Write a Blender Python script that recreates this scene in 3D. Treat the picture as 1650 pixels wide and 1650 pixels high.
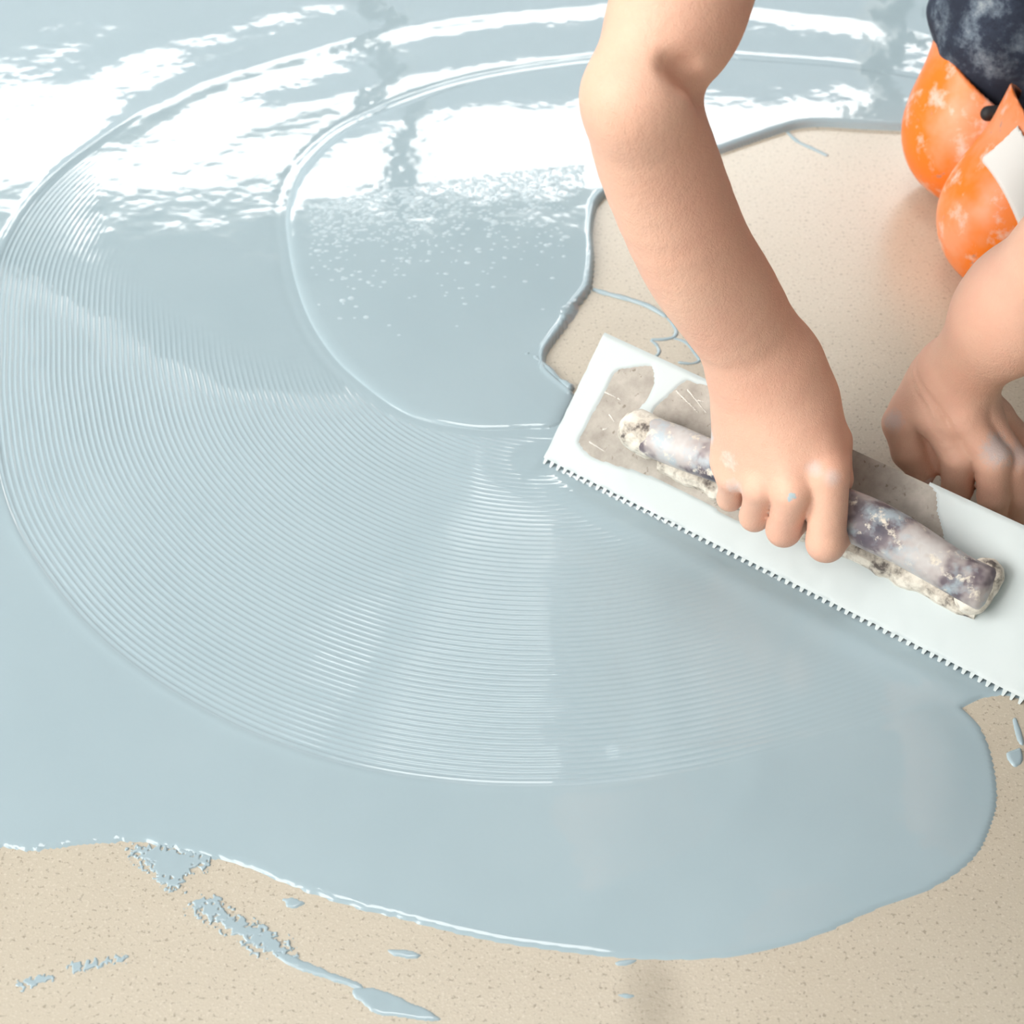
import bpy, math, random
import numpy as np
random.seed(7); rng = np.random.default_rng(7)
for o in list(bpy.data.objects): bpy.data.objects.remove(o)
SC = bpy.context.scene
COL = SC.collection

# ------------------------------------------------------------------ camera
FPX = 3000.0; PITCH = math.radians(45.0); CAMH = 1.0
cd = bpy.data.cameras.new('camera'); cam = bpy.data.objects.new('camera', cd); COL.objects.link(cam)
cam.location = (0, 0, CAMH); cam.rotation_euler = (math.pi/2 - PITCH, 0, 0)
cd.sensor_fit = 'HORIZONTAL'; cd.sensor_width = 36.0; cd.lens = 36.0*FPX/1650.0
cd.clip_start = 0.02; cd.clip_end = 200
cd.dof.use_dof = True; cd.dof.focus_distance = 1.30; cd.dof.aperture_fstop = 9.0
SC.camera = cam

# ------------------------------------------------------------------ overcast sky, exposure
world = bpy.data.worlds.new('overcast_sky'); SC.world = world; world.use_nodes = True
bg = world.node_tree.nodes['Background']
bg.inputs[0].default_value = (1.0, 0.975, 0.94, 1); bg.inputs[1].default_value = 8.0
SC.view_settings.view_transform = 'Standard'; SC.view_settings.look = 'None'
SC.view_settings.gamma = 1.0; SC.view_settings.use_curve_mapping = False
SC.view_settings.exposure = 0.26
SC.cycles.use_denoising = True
SC.cycles.max_bounces = 8; SC.cycles.diffuse_bounces = 4; SC.cycles.caustics_reflective = False
SC.cycles.sample_clamp_indirect = 6.0

# ------------------------------------------------------------------ pixel helpers (1650 frame)
_c, _s = math.cos(PITCH), math.sin(PITCH)
CAM = np.array([0, 0, CAMH])
RM = np.array([[1, 0, 0], [0, _s, _c], [0, _c, -_s]])
def ray(px, py): return RM.T @ np.array([(px-825)/FPX, -(py-825)/FPX, 1.0])
def P(px, py, z=0.0):
    d = ray(px, py); return CAM + d*((z-CAMH)/d[2])
def P2(pts): return np.array([P(x, y)[:2] for x, y in pts])

# trowel frame: u along the toothed edge, v up the blade, w out of its top face
TA = P(878, 736, .0045); TB = P(1635, 1116, .0045)
TU = (TB-TA)/np.linalg.norm(TB-TA)
TN = np.array([-TU[1], TU[0], 0]); TILT = math.radians(43)
TV = math.cos(TILT)*TN + np.array([0, 0, math.sin(TILT)])
TW = np.cross(TU, TV)
BLADE_L, BLADE_W = .415, .105
def Q(px, py, h):
    d = ray(px, py); return CAM + d*(np.dot(TA + h*TW - CAM, TW)/np.dot(d, TW))
def uv(px, py):
    p = Q(px, py, 0)-TA; return (p@TU, p@TV)

# ------------------------------------------------------------------ object helpers
def link(o, parent=None):
    COL.objects.link(o)
    if parent is not None: o.parent = parent
    return o
def tag(o, label=None, cat=None, group=None, kind=None):
    if label: o['label'] = label
    if cat: o['category'] = cat
    if group: o['group'] = group
    if kind: o['kind'] = kind
    return o
def empty(name, loc=(0, 0, 0)):
    o = bpy.data.objects.new(name, None); o.location = loc; o.empty_display_size = .05
    return link(o)
def mesh_np(name, V, F, mat=None, parent=None, smooth=True, normals=None):
    """V (n,3); F (m,k) equal-sized faces"""
    V = np.asarray(V, np.float32); F = np.asarray(F, np.int32)
    if parent is not None: V = V - np.array(parent.location, np.float32)
    me = bpy.data.meshes.new(name)
    k = F.shape[1]
    me.vertices.add(len(V)); me.vertices.foreach_set('co', V.ravel())
    me.loops.add(F.size); me.loops.foreach_set('vertex_index', F.ravel())
    me.polygons.add(len(F))
    me.polygons.foreach_set('loop_start', np.arange(0, F.size, k, dtype=np.int32))
    me.update(calc_edges=True); me.validate()
    if smooth: me.polygons.foreach_set('use_smooth', np.ones(len(me.polygons), bool))
    if normals is not None and len(me.loops) == F.size:
        me.normals_split_custom_set_from_vertices(np.asarray(normals, np.float32).tolist())
    if mat: me.materials.append(mat)
    return link(bpy.data.objects.new(name, me), parent)
def mesh_py(name, V, F, mat=None, parent=None, smooth=False):
    me = bpy.data.meshes.new(name)
    off = np.array(parent.location) if parent is not None else 0
    me.from_pydata([tuple(np.asarray(v, float)-off) for v in V], [], F); me.update()
    if smooth: me.polygons.foreach_set('use_smooth', np.ones(len(me.polygons), bool))
    if mat: me.materials.append(mat)
    return link(bpy.data.objects.new(name, me), parent)
BOXF = [(0, 3, 2, 1), (4, 5, 6, 7), (0, 1, 5, 4), (1, 2, 6, 5), (2, 3, 7, 6), (3, 0, 4, 7)]
def box(name, x0, x1, y0, y1, z0, z1, mat, parent=None):
    V = [(x0, y0, z0), (x1, y0, z0), (x1, y1, z0), (x0, y1, z0), (x0, y0, z1), (x1, y0, z1), (x1, y1, z1), (x0, y1, z1)]
    return mesh_py(name, V, BOXF, mat, parent)

# ------------------------------------------------------------------ material helpers
class NT:
    def __init__(s, name):
        s.m = bpy.data.materials.new(name); s.m.use_nodes = True
        s.t = s.m.node_tree; s.n = s.t.nodes; s.b = s.n['Principled BSDF']
    def new(s, typ, **kw):
        n = s.n.new(typ)
        for k, v in kw.items(): setattr(n, k, v)
        return n
    def lk(s, a, b): s.t.links.new(a, b)
    def coord(s): return s.new('ShaderNodeTexCoord').outputs['Object']
    def noise(s, scale, detail=4, rough=.55, vec=None, out=0):
        n = s.new('ShaderNodeTexNoise'); n.inputs['Scale'].default_value = scale
        n.inputs['Detail'].default_value = detail; n.inputs['Roughness'].default_value = rough
        s.lk(vec or s.coord(), n.inputs['Vector']); return n.outputs[out]
    def ramp(s, fac, stops):
        r = s.new('ShaderNodeValToRGB'); e = r.color_ramp.elements
        while len(e) < len(stops): e.new(.5)
        for i, (p, c) in enumerate(stops):
            e[i].position = p; e[i].color = (*c, 1) if len(c) == 3 else c
        s.lk(fac, r.inputs[0]); return r.outputs[0]
    def mix(s, fac, a, b, typ='MIX'):
        m = s.new('ShaderNodeMix', data_type='RGBA', blend_type=typ)
        for sock, v in ((m.inputs[0], fac), (m.inputs[6], a), (m.inputs[7], b)):
            if hasattr(v, 'is_output'): s.lk(v, sock)
            elif isinstance(v, (int, float)): sock.default_value = v
            else: sock.default_value = (*v, 1)
        return m.outputs[2]
    def math(s, op, a, b=None):
        m = s.new('ShaderNodeMath', operation=op)
        for i, v in enumerate((a, b)):
            if v is None: continue
            if hasattr(v, 'is_output'): s.lk(v, m.inputs[i])
            else: m.inputs[i].default_value = v
        return m.outputs[0]
    def bump(s, h, dist, strength=1.0, normal=None):
        b = s.new('ShaderNodeBump'); b.inputs['Distance'].default_value = dist
        b.inputs['Strength'].default_value = strength; s.lk(h, b.inputs['Height'])
        if normal is not None: s.lk(normal, b.inputs['Normal'])
        return b.outputs[0]
    def set(s, **kw):
        for k, v in kw.items():
            sock = s.b.inputs[k.replace('_', ' ')]
            if hasattr(v, 'is_output'): s.lk(v, sock)
            elif isinstance(v, tuple) and len(v) == 3 and sock.type == 'RGBA': sock.default_value = (*v, 1)
            else: sock.default_value = v
        return s.m
def plain(name, col, rough=.7, **kw):
    t = NT(name); return t.set(Base_Color=col, Roughness=rough, **kw)

# floor: sanded primer, beige with grains
t = NT('sanded_primer')
big = t.noise(2.2, 3); mid = t.noise(26, 4, .6)
base = t.ramp(big, [(.3, (.55, .49, .39)), (.7, (.62, .56, .46))])
base = t.mix(t.math('MULTIPLY', mid, .45), base, (.50, .44, .35))
g1 = t.noise(520, 2, .6); g2 = t.noise(900, 2, .5); g3 = t.noise(330, 2, .6)
dark = t.ramp(g3, [(.33, (1, 1, 1)), (.40, (0, 0, 0))])
base = t.mix(t.math('MULTIPLY', dark, .55), base, (.20, .16, .11))
lite = t.ramp(g1, [(.56, (0, 0, 0)), (.70, (1, 1, 1))])
base = t.mix(t.math('MULTIPLY', lite, .4), base, (.80, .74, .65))
dv = t.new('ShaderNodeVectorMath', operation='DISTANCE'); mpg = t.new('ShaderNodeMapping'); t.lk(t.coord(), mpg.inputs[0])
mpg.inputs['Scale'].default_value = (1, .45, 1); t.lk(mpg.outputs[0], dv.inputs[0]); st = P(1052, 1612); dv.inputs[1].default_value = (st[0], st[1]*.45, 0)
sw = t.math('ADD', dv.outputs['Value'], t.math('MULTIPLY', t.math('SUBTRACT', t.noise(60, 3), .5), .012))
mr = t.new('ShaderNodeMapRange'); mr.inputs[1].default_value = .006; mr.inputs[2].default_value = .024; mr.inputs[3].default_value = .45; mr.inputs[4].default_value = 0
t.lk(sw, mr.inputs[0]); base = t.mix(mr.outputs[0], base, (.30, .26, .20))
hb = t.math('ADD', t.math('MULTIPLY', g1, .7), t.math('MULTIPLY', g2, .5))
M_FLOOR = t.set(Base_Color=base, Roughness=.3, IOR=1.5, Coat_Weight=.7, Coat_Roughness=.2, Normal=t.bump(hb, .0008, .35))

def coating_mat(name, bubbles=0.0):
    t = NT(name)
    n = t.noise(6, 3)
    base = t.ramp(n, [(.3, (.37, .475, .525)), (.7, (.395, .50, .55))])
    h = t.noise(16, 3, .5)
    nrm = t.bump(h, .0016, .5)
    if bubbles:
        v = t.new('ShaderNodeTexVoronoi'); v.inputs['Scale'].default_value = 150; t.lk(t.coord(), v.inputs['Vector'])
        sp = t.ramp(v.outputs['Distance'], [(.10, (1, 1, 1)), (.34, (0, 0, 0))])
        msk = t.ramp(t.noise(9, 3, .6), [(.47, (0, 0, 0)), (.66, (1, 1, 1))])
        nrm = t.bump(t.math('MULTIPLY', sp, msk), .0007, bubbles, nrm)
    return t.set(Base_Color=base, Roughness=.045, IOR=1.5, Normal=nrm)
M_COAT = coating_mat('wet_blue_coating')
M_POOL = coating_mat('wet_blue_coating_pool')

# ------------------------------------------------------------------ the hall
M_PLASTER = plain('pale_plaster', (.62, .62, .60), .85)
M_CONC = plain('concrete_ceiling', (.34, .35, .36), .85)
M_BRICK = plain('bare_block_wall', (.26, .25, .24), .9)
M_OUT = plain('facade_opposite', (.16, .18, .20), .8)
M_YARD = plain('yard_paving', (.40, .40, .38), .9)
XL, XR, YF, YB, ZC = -3.2, 4.5, 7.0, -3.5, 4.6
tag(box('floor', XL, XR, YB, YF, -.12, 0, M_FLOOR), 'beige sanded primer floor under the coating', 'floor', kind='structure')
SKY_A = (-2.9, -1.7, -.3, 1.0); SKY_B = (-1.0, .22, 1.25, 2.7)   # two unseen roof openings added for key light and ridge glints, x0 x1 y0 y1
ceil = tag(empty('ceiling'), 'grey concrete ceiling slab with two openings added to let in light', 'ceiling', kind='structure')
def slab(a, b, c, d): box('slab', a, b, c, d, ZC, ZC+.2, M_CONC, ceil)
x0_, x1_, y0_, y1_ = XL-.3, XR+.3, YB-.3, YF+.3
slab(x0_, x1_, y0_, SKY_A[2]); slab(x0_, x1_, SKY_A[3], SKY_B[2]); slab(x0_, x1_, SKY_B[3], y1_)
for q in (SKY_A, SKY_B): slab(x0_, q[0], q[2], q[3]); slab(q[1], x1_, q[2], q[3])
def portal(loc, rot, sx, sy):
    pl = bpy.data.lights.new('daylight_portal', 'AREA'); pl.shape = 'RECTANGLE'; pl.size = sx; pl.size_y = sy
    pl.cycles.is_portal = True
    po = link(bpy.data.objects.new('daylight_portal', pl)); po.location = loc; po.rotation_euler = rot
for q in (SKY_A, SKY_B): portal(((q[0]+q[1])/2, (q[2]+q[3])/2, ZC+.1), (0, 0, 0), q[1]-q[0], q[3]-q[2])
tag(box('wall_right', XR, XR+.25, YB, YF, 0, ZC, M_BRICK), 'dark bare block wall', 'wall', kind='structure')
def wall_with_bays(name, along, fixed, thick, bays, lo, hi, sill, head, rear=False):
    """wall along x or y with open window bays, each pier, sill and lintel a piece of the wall"""
    o = empty(name, (0, 0, 0)); tag(o, 'pale plaster wall with tall open window bays', 'wall', kind='structure')
    def piece(nm, a, b, z0, z1):
        if along == 'x': box(nm, a, b, fixed, fixed+thick, z0, z1, M_PLASTER, o)
        else: box(nm, fixed-thick, fixed, a, b, z0, z1, M_PLASTER, o)
    edges = [lo] + [e for b in bays for e in b] + [hi]
    for a, b in zip(edges[0::2], edges[1::2]): piece('pier', a, b, 0, ZC)
    for a, b in bays:
        piece('sill', a, b, 0, sill); piece('lintel', a, b, head, ZC)
        if along == 'x': portal(((a+b)/2, fixed+thick*.5, (sill+head)/2), (math.pi/2 if rear else -math.pi/2, 0, 0), b-a, head-sill)
        else: portal((fixed-thick*.5, (a+b)/2, (sill+head)/2), (0, -math.pi/2, 0), head-sill, b-a)
    return o
FAR_HEAD = 4.15
wall_with_bays('wall_far', 'x', YF, .25, [(-2.9, -.62), (-.50, 1.55), (1.70, 4.1)], XL, XR, .9, FAR_HEAD)
wall_with_bays('wall_left', 'y', XL, .25, [(-2.9, -1.0), (-.6, 1.1)], YB, YF, .9, 4.0)
wall_with_bays('wall_rear', 'x', YB-.25, .25, [(-2.9, -2.4)], XL, XR, 1.0, 3.8, rear=True)  # narrow unseen bay added behind the camera to lift the front light
tag(box('neighbouring_building', -16, 16, 22, 30, -.4, 12.6, M_OUT), 'plain grey building across the yard outside the far windows', 'building', kind='structure')
tag(box('yard', -40, 40, -30, 40, -.45, -.4, M_YARD), 'grey paved yard around the hall', 'ground', kind='structure')

# ------------------------------------------------------------------ curves and distances
def catmull(pts, n=6, closed=False):
    p = np.asarray(pts, float); out = []
    N = len(p)
    for i in range(N if closed else N-1):
        if closed: a, b, c, d = p[(i-1) % N], p[i], p[(i+1) % N], p[(i+2) % N]
        else: a, b, c, d = p[max(i-1, 0)], p[i], p[i+1], p[min(i+2, N-1)]
        for k in range(n):
            s = k/n
            out.append(.5*((2*b)+(-a+c)*s+(2*a-5*b+4*c-d)*s*s+(-a+3*b-3*c+d)*s**3))
    if not closed: out.append(p[-1])
    return np.array(out)
def seg_dist(X, poly, closed=True):
    """unsigned distance of points X (n,2) to polyline"""
    D = np.full(len(X), 1e9)
    n = len(poly)
    for i in range(n if closed else n-1):
        a = poly[i]; b = poly[(i+1) % n]; ab = b-a; L = ab@ab
        if L < 1e-14: continue
        dx = X[:, 0]-a[0]; dy = X[:, 1]-a[1]
        h = np.clip((dx*ab[0]+dy*ab[1])/L, 0, 1)
        ex = dx-h*ab[0]; ey = dy-h*ab[1]
        np.minimum(D, ex*ex+ey*ey, out=D)
    return np.sqrt(D)
def inside(X, poly):
    r = np.zeros(len(X), bool); n = len(poly)
    for i in range(n):
        a = poly[i]; b = poly[(i+1) % n]
        if a[1] == b[1]: continue
        m = (a[1] > X[:, 1]) != (b[1] > X[:, 1])
        xi = a[0]+(X[:, 1]-a[1])*(b[0]-a[0])/(b[1]-a[1])
        r ^= m & (X[:, 0] < xi)
    return r
def sdf_poly(X, poly):
    """positive inside"""
    d = seg_dist(X, poly); return np.where(inside(X, poly), d, -d)
def sstep(a, b, x):
    t = np.clip((x-a)/(b-a), 0, 1); return t*t*(3-2*t)
_NG = rng.random((256, 256))
def vnoise(x, y):
    xi = np.floor(x).astype(int); yi = np.floor(y).astype(int); fx = x-xi; fy = y-yi
    fx = fx*fx*(3-2*fx); fy = fy*fy*(3-2*fy)
    g = lambda i, j: _NG[i & 255, j & 255]
    return (g(xi, yi)*(1-fx)+g(xi+1, yi)*fx)*(1-fy)+(g(xi, yi+1)*(1-fx)+g(xi+1, yi+1)*fx)*fy
def fbm(x, y, o=3): return sum(vnoise(x*2**i+17*i, y*2**i+9*i)*.5**(i+1) for i in range(o))

# ------------------------------------------------------------------ coating: traced outlines on the floor
edge_low = [(-90, 1360), (0, 1366), (60, 1370), (130, 1362), (210, 1356), (262, 1364), (310, 1374), (350, 1386), (400, 1398), (450, 1419), (520, 1447),
            (600, 1470), (640, 1480), (720, 1500), (800, 1518), (880, 1530), (960, 1540), (1040, 1546), (1120, 1546), (1190, 1540),
            (1260, 1525), (1330, 1503), (1400, 1470), (1450, 1452), (1500, 1432), (1540, 1408), (1575, 1375), (1595, 1335), (1606, 1290),
            (1602, 1240), (1590, 1195), (1572, 1162), (1550, 1141)]
edge_tip = [(1556, 1137), (1575, 1128), (1600, 1122), (1630, 1122), (1680, 1140)]
def tfloor(u, n): p = TA+u*TU+n*TN; return (p[0], p[1])
edge_trowel = [tfloor(.40, .004), tfloor(.40, .014), tfloor(.30, .016), tfloor(.20, .018), tfloor(.10, .018), tfloor(.05, .03)]
edge_lobe = [(922, 632), (897, 613), (883, 598), (880, 577), (892, 556), (915, 525), (934, 494), (947, 478), (953, 466), (956, 445), (958, 415), (956, 380), (960, 346),
             (968, 327), (990, 310), (1040, 288), (1110, 264), (1165, 247), (1200, 235), (1250, 218), (1290, 207), (1330, 205), (1400, 209), (1480, 212), (1560, 214), (1700, 216)]
bare = np.concatenate([
    np.array([(-2.2, P(-90, 1360)[1]-.02)]), catmull(P2(edge_low), 5), catmull(P2(edge_tip), 3), np.array(edge_trowel),
    catmull(P2(edge_lobe), 5), np.array([(1.2, 1.56), (1.6, 1.5), (1.7, .6), (1.7, -1.6), (-2.2, -1.6)])])
pool_px = [(905, 684), (885, 692), (850, 693), (800, 695), (760, 694), (690, 682), (640, 662), (585, 622), (540, 580), (500, 520), (475, 450), (463, 380), (463, 340), (474, 300),
           (495, 264), (540, 222), (600, 190), (700, 152), (800, 127), (935, 107), (1050, 97), (1141, 96), (1220, 102), (1332, 110), (1399, 118), (1489, 132), (1600, 155), (1750, 195)]
pool = np.concatenate([catmull(P2(pool_px), 5), np.array([(.75, 1.40), (.30, 1.16)]), P2([(925, 640)])])
outer_px = [(1600, 1080), (1500, 1132), (1400, 1170), (1300, 1202), (1200, 1228), (1100, 1249), (1007, 1262), (824, 1271), (697, 1262), (570, 1241), (500, 1220), (400, 1184), (333, 1150), (242, 1095), (152, 1023), (76, 932),
            (30, 862), (0, 780), (-12, 690), (-14, 560), (-10, 470), (0, 412), (24, 368), (48, 329), (97, 278), (170, 225), (285, 151), (364, 118), (460, 91), (545, 64), (600, 53), (721, 29), (842, 15), (959, 5),
            (1150, 2), (1300, 18), (1500, 50)]
outer = P2(outer_px)
A_ = np.c_[2*outer[:32], np.ones(32)]; sol = np.linalg.lstsq(A_, (outer[:32]**2).sum(1), rcond=None)[0]
CX, CY = sol[0], sol[1]
oth = np.unwrap(np.arctan2(outer[:, 1]-CY, outer[:, 0]-CX)); orr = np.hypot(outer[:, 0]-CX, outer[:, 1]-CY)
if oth[-1] < oth[0]: oth, orr = oth[::-1], orr[::-1]
NTH = 1240
TH = np.linspace(0, 2*np.pi, NTH, endpoint=False)
ROUT = np.interp(TH, np.concatenate([oth-2*np.pi, oth, oth+2*np.pi]), np.concatenate([orr]*3))
kern = np.hanning(43); kern /= kern.sum()
ROUT = np.convolve(np.concatenate([ROUT[-21:], ROUT, ROUT[:21]]), kern, 'valid')
R0 = float(np.median(orr)); RIDGE = .0047/R0            # ridge pitch in units of the outer radius
t_in = np.concatenate([np.arange(0.0002, .16, .0125), np.arange(.16, .30, RIDGE/4.0)]); t_mid = np.arange(.30, 1.012, RIDGE/8.0)
t_out = np.arange(1.012, 1.95, .0024/R0); t_far = 1.95*1.04**np.arange(0, 45)
TT = np.concatenate([t_in, t_mid, t_out, t_far]); NR = len(TT)
Rg = TT[:, None]*ROUT[None, :]
GX = CX+Rg*np.cos(TH)[None, :]; GY = CY+Rg*np.sin(TH)[None, :]
X = np.c_[GX.ravel(), GY.ravel()]; Tr = np.repeat(TT, NTH)
near = (X[:, 0] > -2.1) & (X[:, 0] < 1.65) & (X[:, 1] > -1.2) & (X[:, 1] < 4.2)
dE = np.full(len(X), .3); dP = np.full(len(X), -.3)
sel = np.where(near)[0]
def chunked(f, Xs, poly, n=150000): return np.concatenate([f(Xs[i:i+n], poly) for i in range(0, len(Xs), n)])
dE[sel] = -chunked(sdf_poly, X[sel], bare)
selp = np.where((X[:, 0] > -.5) & (X[:, 0] < .9) & (X[:, 1] > .9) & (X[:, 1] < 1.9))[0]
dP[selp] = chunked(sdf_poly, X[selp], pool)
x, y = X[:, 0], X[:, 1]
rel = X-TA[:2]; tu = rel@TU[:2]; tn = rel@TN[:2]         # along / behind the toothed edge
dT = np.hypot(np.clip(-tu, 0, None)+np.clip(tu-.42, 0, None), tn)
# combed ridges: strong on the camera side, levelling out with distance and beside the trowel
ph = (1.0-Tr)/RIDGE
wob = .05*np.sin(3*np.arctan2(y-CY, x-CX)*2+Tr*30)
prof = np.cos(2*np.pi*(ph+wob)); prof = prof+.18*np.cos(4*np.pi*(ph+wob))
ang = np.degrees(np.arctan2(y-CY, x-CX))
alpha = (-90-ang) % 360; rad = Tr*R0
a0 = 73+np.clip((rad-.24)/.15, -.3, 1.6)*28
fade = np.where(alpha < 250, 1-sstep(a0-26, a0+3, alpha), 1.0)
right = sstep(P(960, 1000)[0], P(1230, 1000)[0], x+(tn*.25))
fade *= (1-.93*right)
fade *= sstep(.012, .075, dT)*.9+.1*sstep(0, .03, dT)
ridge_mask = (1-sstep(.994, 1.0, Tr))*sstep(-.004, -.014, dP)*((tn < .004) | (tu < 0))
amp = .00034*fade*ridge_mask*(.8+.4*vnoise(x*9, y*9))
farw0 = np.maximum(sstep(P(0, 260)[1], P(0, 160)[1], y), sstep(P(1010, 1255)[0], P(1090, 1255)[0], x)*(y < 1.1))
film = .0024+.00025*(fbm(x*5+3, y*5+8)-.45)
step = .0007*(1-sstep(.985, 1.004, Tr))*(1-farw0)                   # combed band lies lower than the film around it
farw = sstep(P(0, 260)[1], P(0, 160)[1], y)
rgt = 1-sstep(P(1010, 1255)[0], P(1090, 1255)[0], x)*(y < 1.1)
bank = (.00045*(1-farw)*np.exp(-((Tr-1.004)/.009)**2)+.0010*farw*np.exp(-((Tr-.985)/.035)**2))*rgt
h = film-step+bank+amp*prof
# faint earlier sweeps beyond the pool
h += .0006*np.exp(-((Tr-.80)/.05)**2)*sstep(P(0, 300)[1], P(0, 150)[1], y)
h += .00035*np.exp(-((Tr-1.16)/.05)**2)*sstep(P(0, 300)[1], P(0, 100)[1], y)
# the poured pool: rounded lip and a shallow dome
dp = np.clip(dP, 0, None)
lip = np.sqrt(np.clip(1-(1-np.clip(dp/.011, 0, 1))**2, 0, 1))
h += np.where(dP > 0, .0024*lip+.0026*(1-np.exp(-dp/.05)), 0)
h -= .0005*np.exp(-((dP+.006)/.006)**2)*ridge_mask
# material banked up in front of the teeth, and the fold running off its outer end
front = np.exp(-np.clip(-tn, 0, 1)/.016)*sstep(-.004, .004, tu)*(1-sstep(.385, .41, tu))
h += .0016*np.exp(-((tn+.020)/.013)**2)*sstep(.0, .04, tu)*(1-sstep(.385, .41, tu))
h -= .0014*front*(tn < .02)
fold = catmull(P2([(1000, 1212), (1110, 1211), (1220, 1207), (1330, 1190), (1440, 1164), (1550, 1139)]), 6)
dF = np.full(len(X), .3); sf = np.where((x > 0) & (x < .4) & (y > .6) & (y < .95))[0]
dF[sf] = seg_dist(X[sf], fold, False)
h += .0007*np.exp(-(dF/.006)**2)
crease = catmull(P2([(1222, 1225), (1205, 1290), (1160, 1345), (1060, 1400), (950, 1450)]), 6)
dF[sf] = seg_dist(X[sf], crease, False); h += .0005*np.exp(-(dF/.012)**2)
# raised bead along the inner edge and rounded rim towards bare floor
h += .0011*np.exp(-((dE-.0035)/.0028)**2)*((x > P(870, 560)[0]) & (x < P(985, 300)[0]) & (y > P(0, 640)[1]) & (y < P(0, 315)[1]))
ragged = .004*(fbm(x*230, y*120, 2)-.36)*(1-sstep(P(480, 1400)[0], P(900, 1400)[0], x))*(y < .80)
dEr = dE+ragged
wE = .0055
e = np.clip(np.abs(dEr)/wE, 0, 1); rim = np.sqrt(np.clip(1-(1-e)**2, 0, 1))*np.sign(dEr)
h = h*rim*(1-.45*(1-sstep(.0, .035, dE))*(y < .86))
Z = h.reshape(NR, NTH)
# normals of the whole sheet, so that the parts join without a seam
Pn = np.stack([GX, GY, Z], -1)
dth = np.roll(Pn, -1, 1)-np.roll(Pn, 1, 1); drr = np.gradient(Pn, axis=0)
Nn = np.cross(drr, dth); Nn /= np.linalg.norm(Nn, axis=-1, keepdims=True)+1e-12
Nn[Nn[..., 2] < 0] *= -1
i, j = np.meshgrid(np.arange(NR-1), np.arange(NTH), indexing='ij'); j2 = (j+1) % NTH
quads = np.stack([i*NTH+j, (i+1)*NTH+j, (i+1)*NTH+j2, i*NTH+j2], -1).reshape(-1, 4)
zq = Z.ravel()[quads]; keep = zq.max(1) > -.0003
xq = X[quads].mean(1)
keep &= (xq[:, 0] > XL+.3) & (xq[:, 0] < XR-.3) & (xq[:, 1] > YB+.3) & (xq[:, 1] < YF-.3)
pq = dP[quads].mean(1); tq = Tr[quads].mean(1)
coat = empty('floor_coating', (CX, CY, 0))
tag(coat, 'wet pale blue self-levelling coating spread over the beige floor', 'floor coating')
def sheet(name, m, mat):
    f = quads[m]; u_, inv = np.unique(f, return_inverse=True)
    V = Pn.reshape(-1, 3)[u_]; N = Nn.reshape(-1, 3)[u_]
    return mesh_np(name, V, inv.reshape(f.shape), mat, coat, True, N)
is_pool = pq > 0; is_comb = (~is_pool) & (tq < 1.0)
s1 = sheet('poured_pool', keep & is_pool, M_POOL); s1['label'] = 'thick glossy pool with a rounded lip'
s2 = sheet('combed_band', keep & is_comb, M_COAT); s2['label'] = 'fine concentric ridges left by the notched trowel'
s3 = sheet('outer_film', keep & ~is_pool & ~is_comb, M_COAT); s3['label'] = 'smooth glossy film'
def coat_height(px, py):
    p = P(px, py); k = np.argmin((x-p[0])**2+(y-p[1])**2); return p[0], p[1], float(h[k])

# bubbles standing on the pool
bv, bf = [], []
bs = np.where((dP > .004) & (x < .3))[0]; bs = bs[::2]; bx, by = x[bs], y[bs]
ring = 8
for _ in range(1500):
    px_ = rng.uniform(500, 940); py_ = 318+rng.exponential(44)+.0004*(px_-900)**2*.3-(px_-500)*.10
    if py_ > 600: continue
    p = P(px_, py_); k = bs[np.argmin((bx-p[0])**2+(by-p[1])**2)]
    if dP[k] < .008 or dE[k] < .02: continue
    r = rng.uniform(.0008, .0019)*(1.6 if rng.random() < .06 else 1); el = rng.uniform(1, 1.5)
    b0 = len(bv); z0 = h[k]+.00002
    for lv, (rr, zz) in enumerate(((1, 0), (.72, .10), (.3, .15))):
        for a in range(ring):
            th = 2*np.pi*a/ring; bv.append((p[0]+el*r*rr*np.cos(th), p[1]+r*rr*np.sin(th), z0+r*zz))
    bv.append((p[0], p[1], z0+r*.16))
    for lv in range(2):
        for a in range(ring):
            a2 = (a+1) % ring; bf.append((b0+lv*ring+a, b0+lv*ring+a2, b0+(lv+1)*ring+a2, b0+(lv+1)*ring+a))
    for a in range(ring): bf.append((b0+2*ring+a, b0+2*ring+(a+1) % ring, b0+3*ring))
M_BUB = plain('pale_bubble', (.50, .61, .66), .06)
tag(mesh_py('bubbles', bv, bf, M_BUB, coat, True), 'tiny air bubbles scattered over the pool', kind='stuff')

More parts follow.
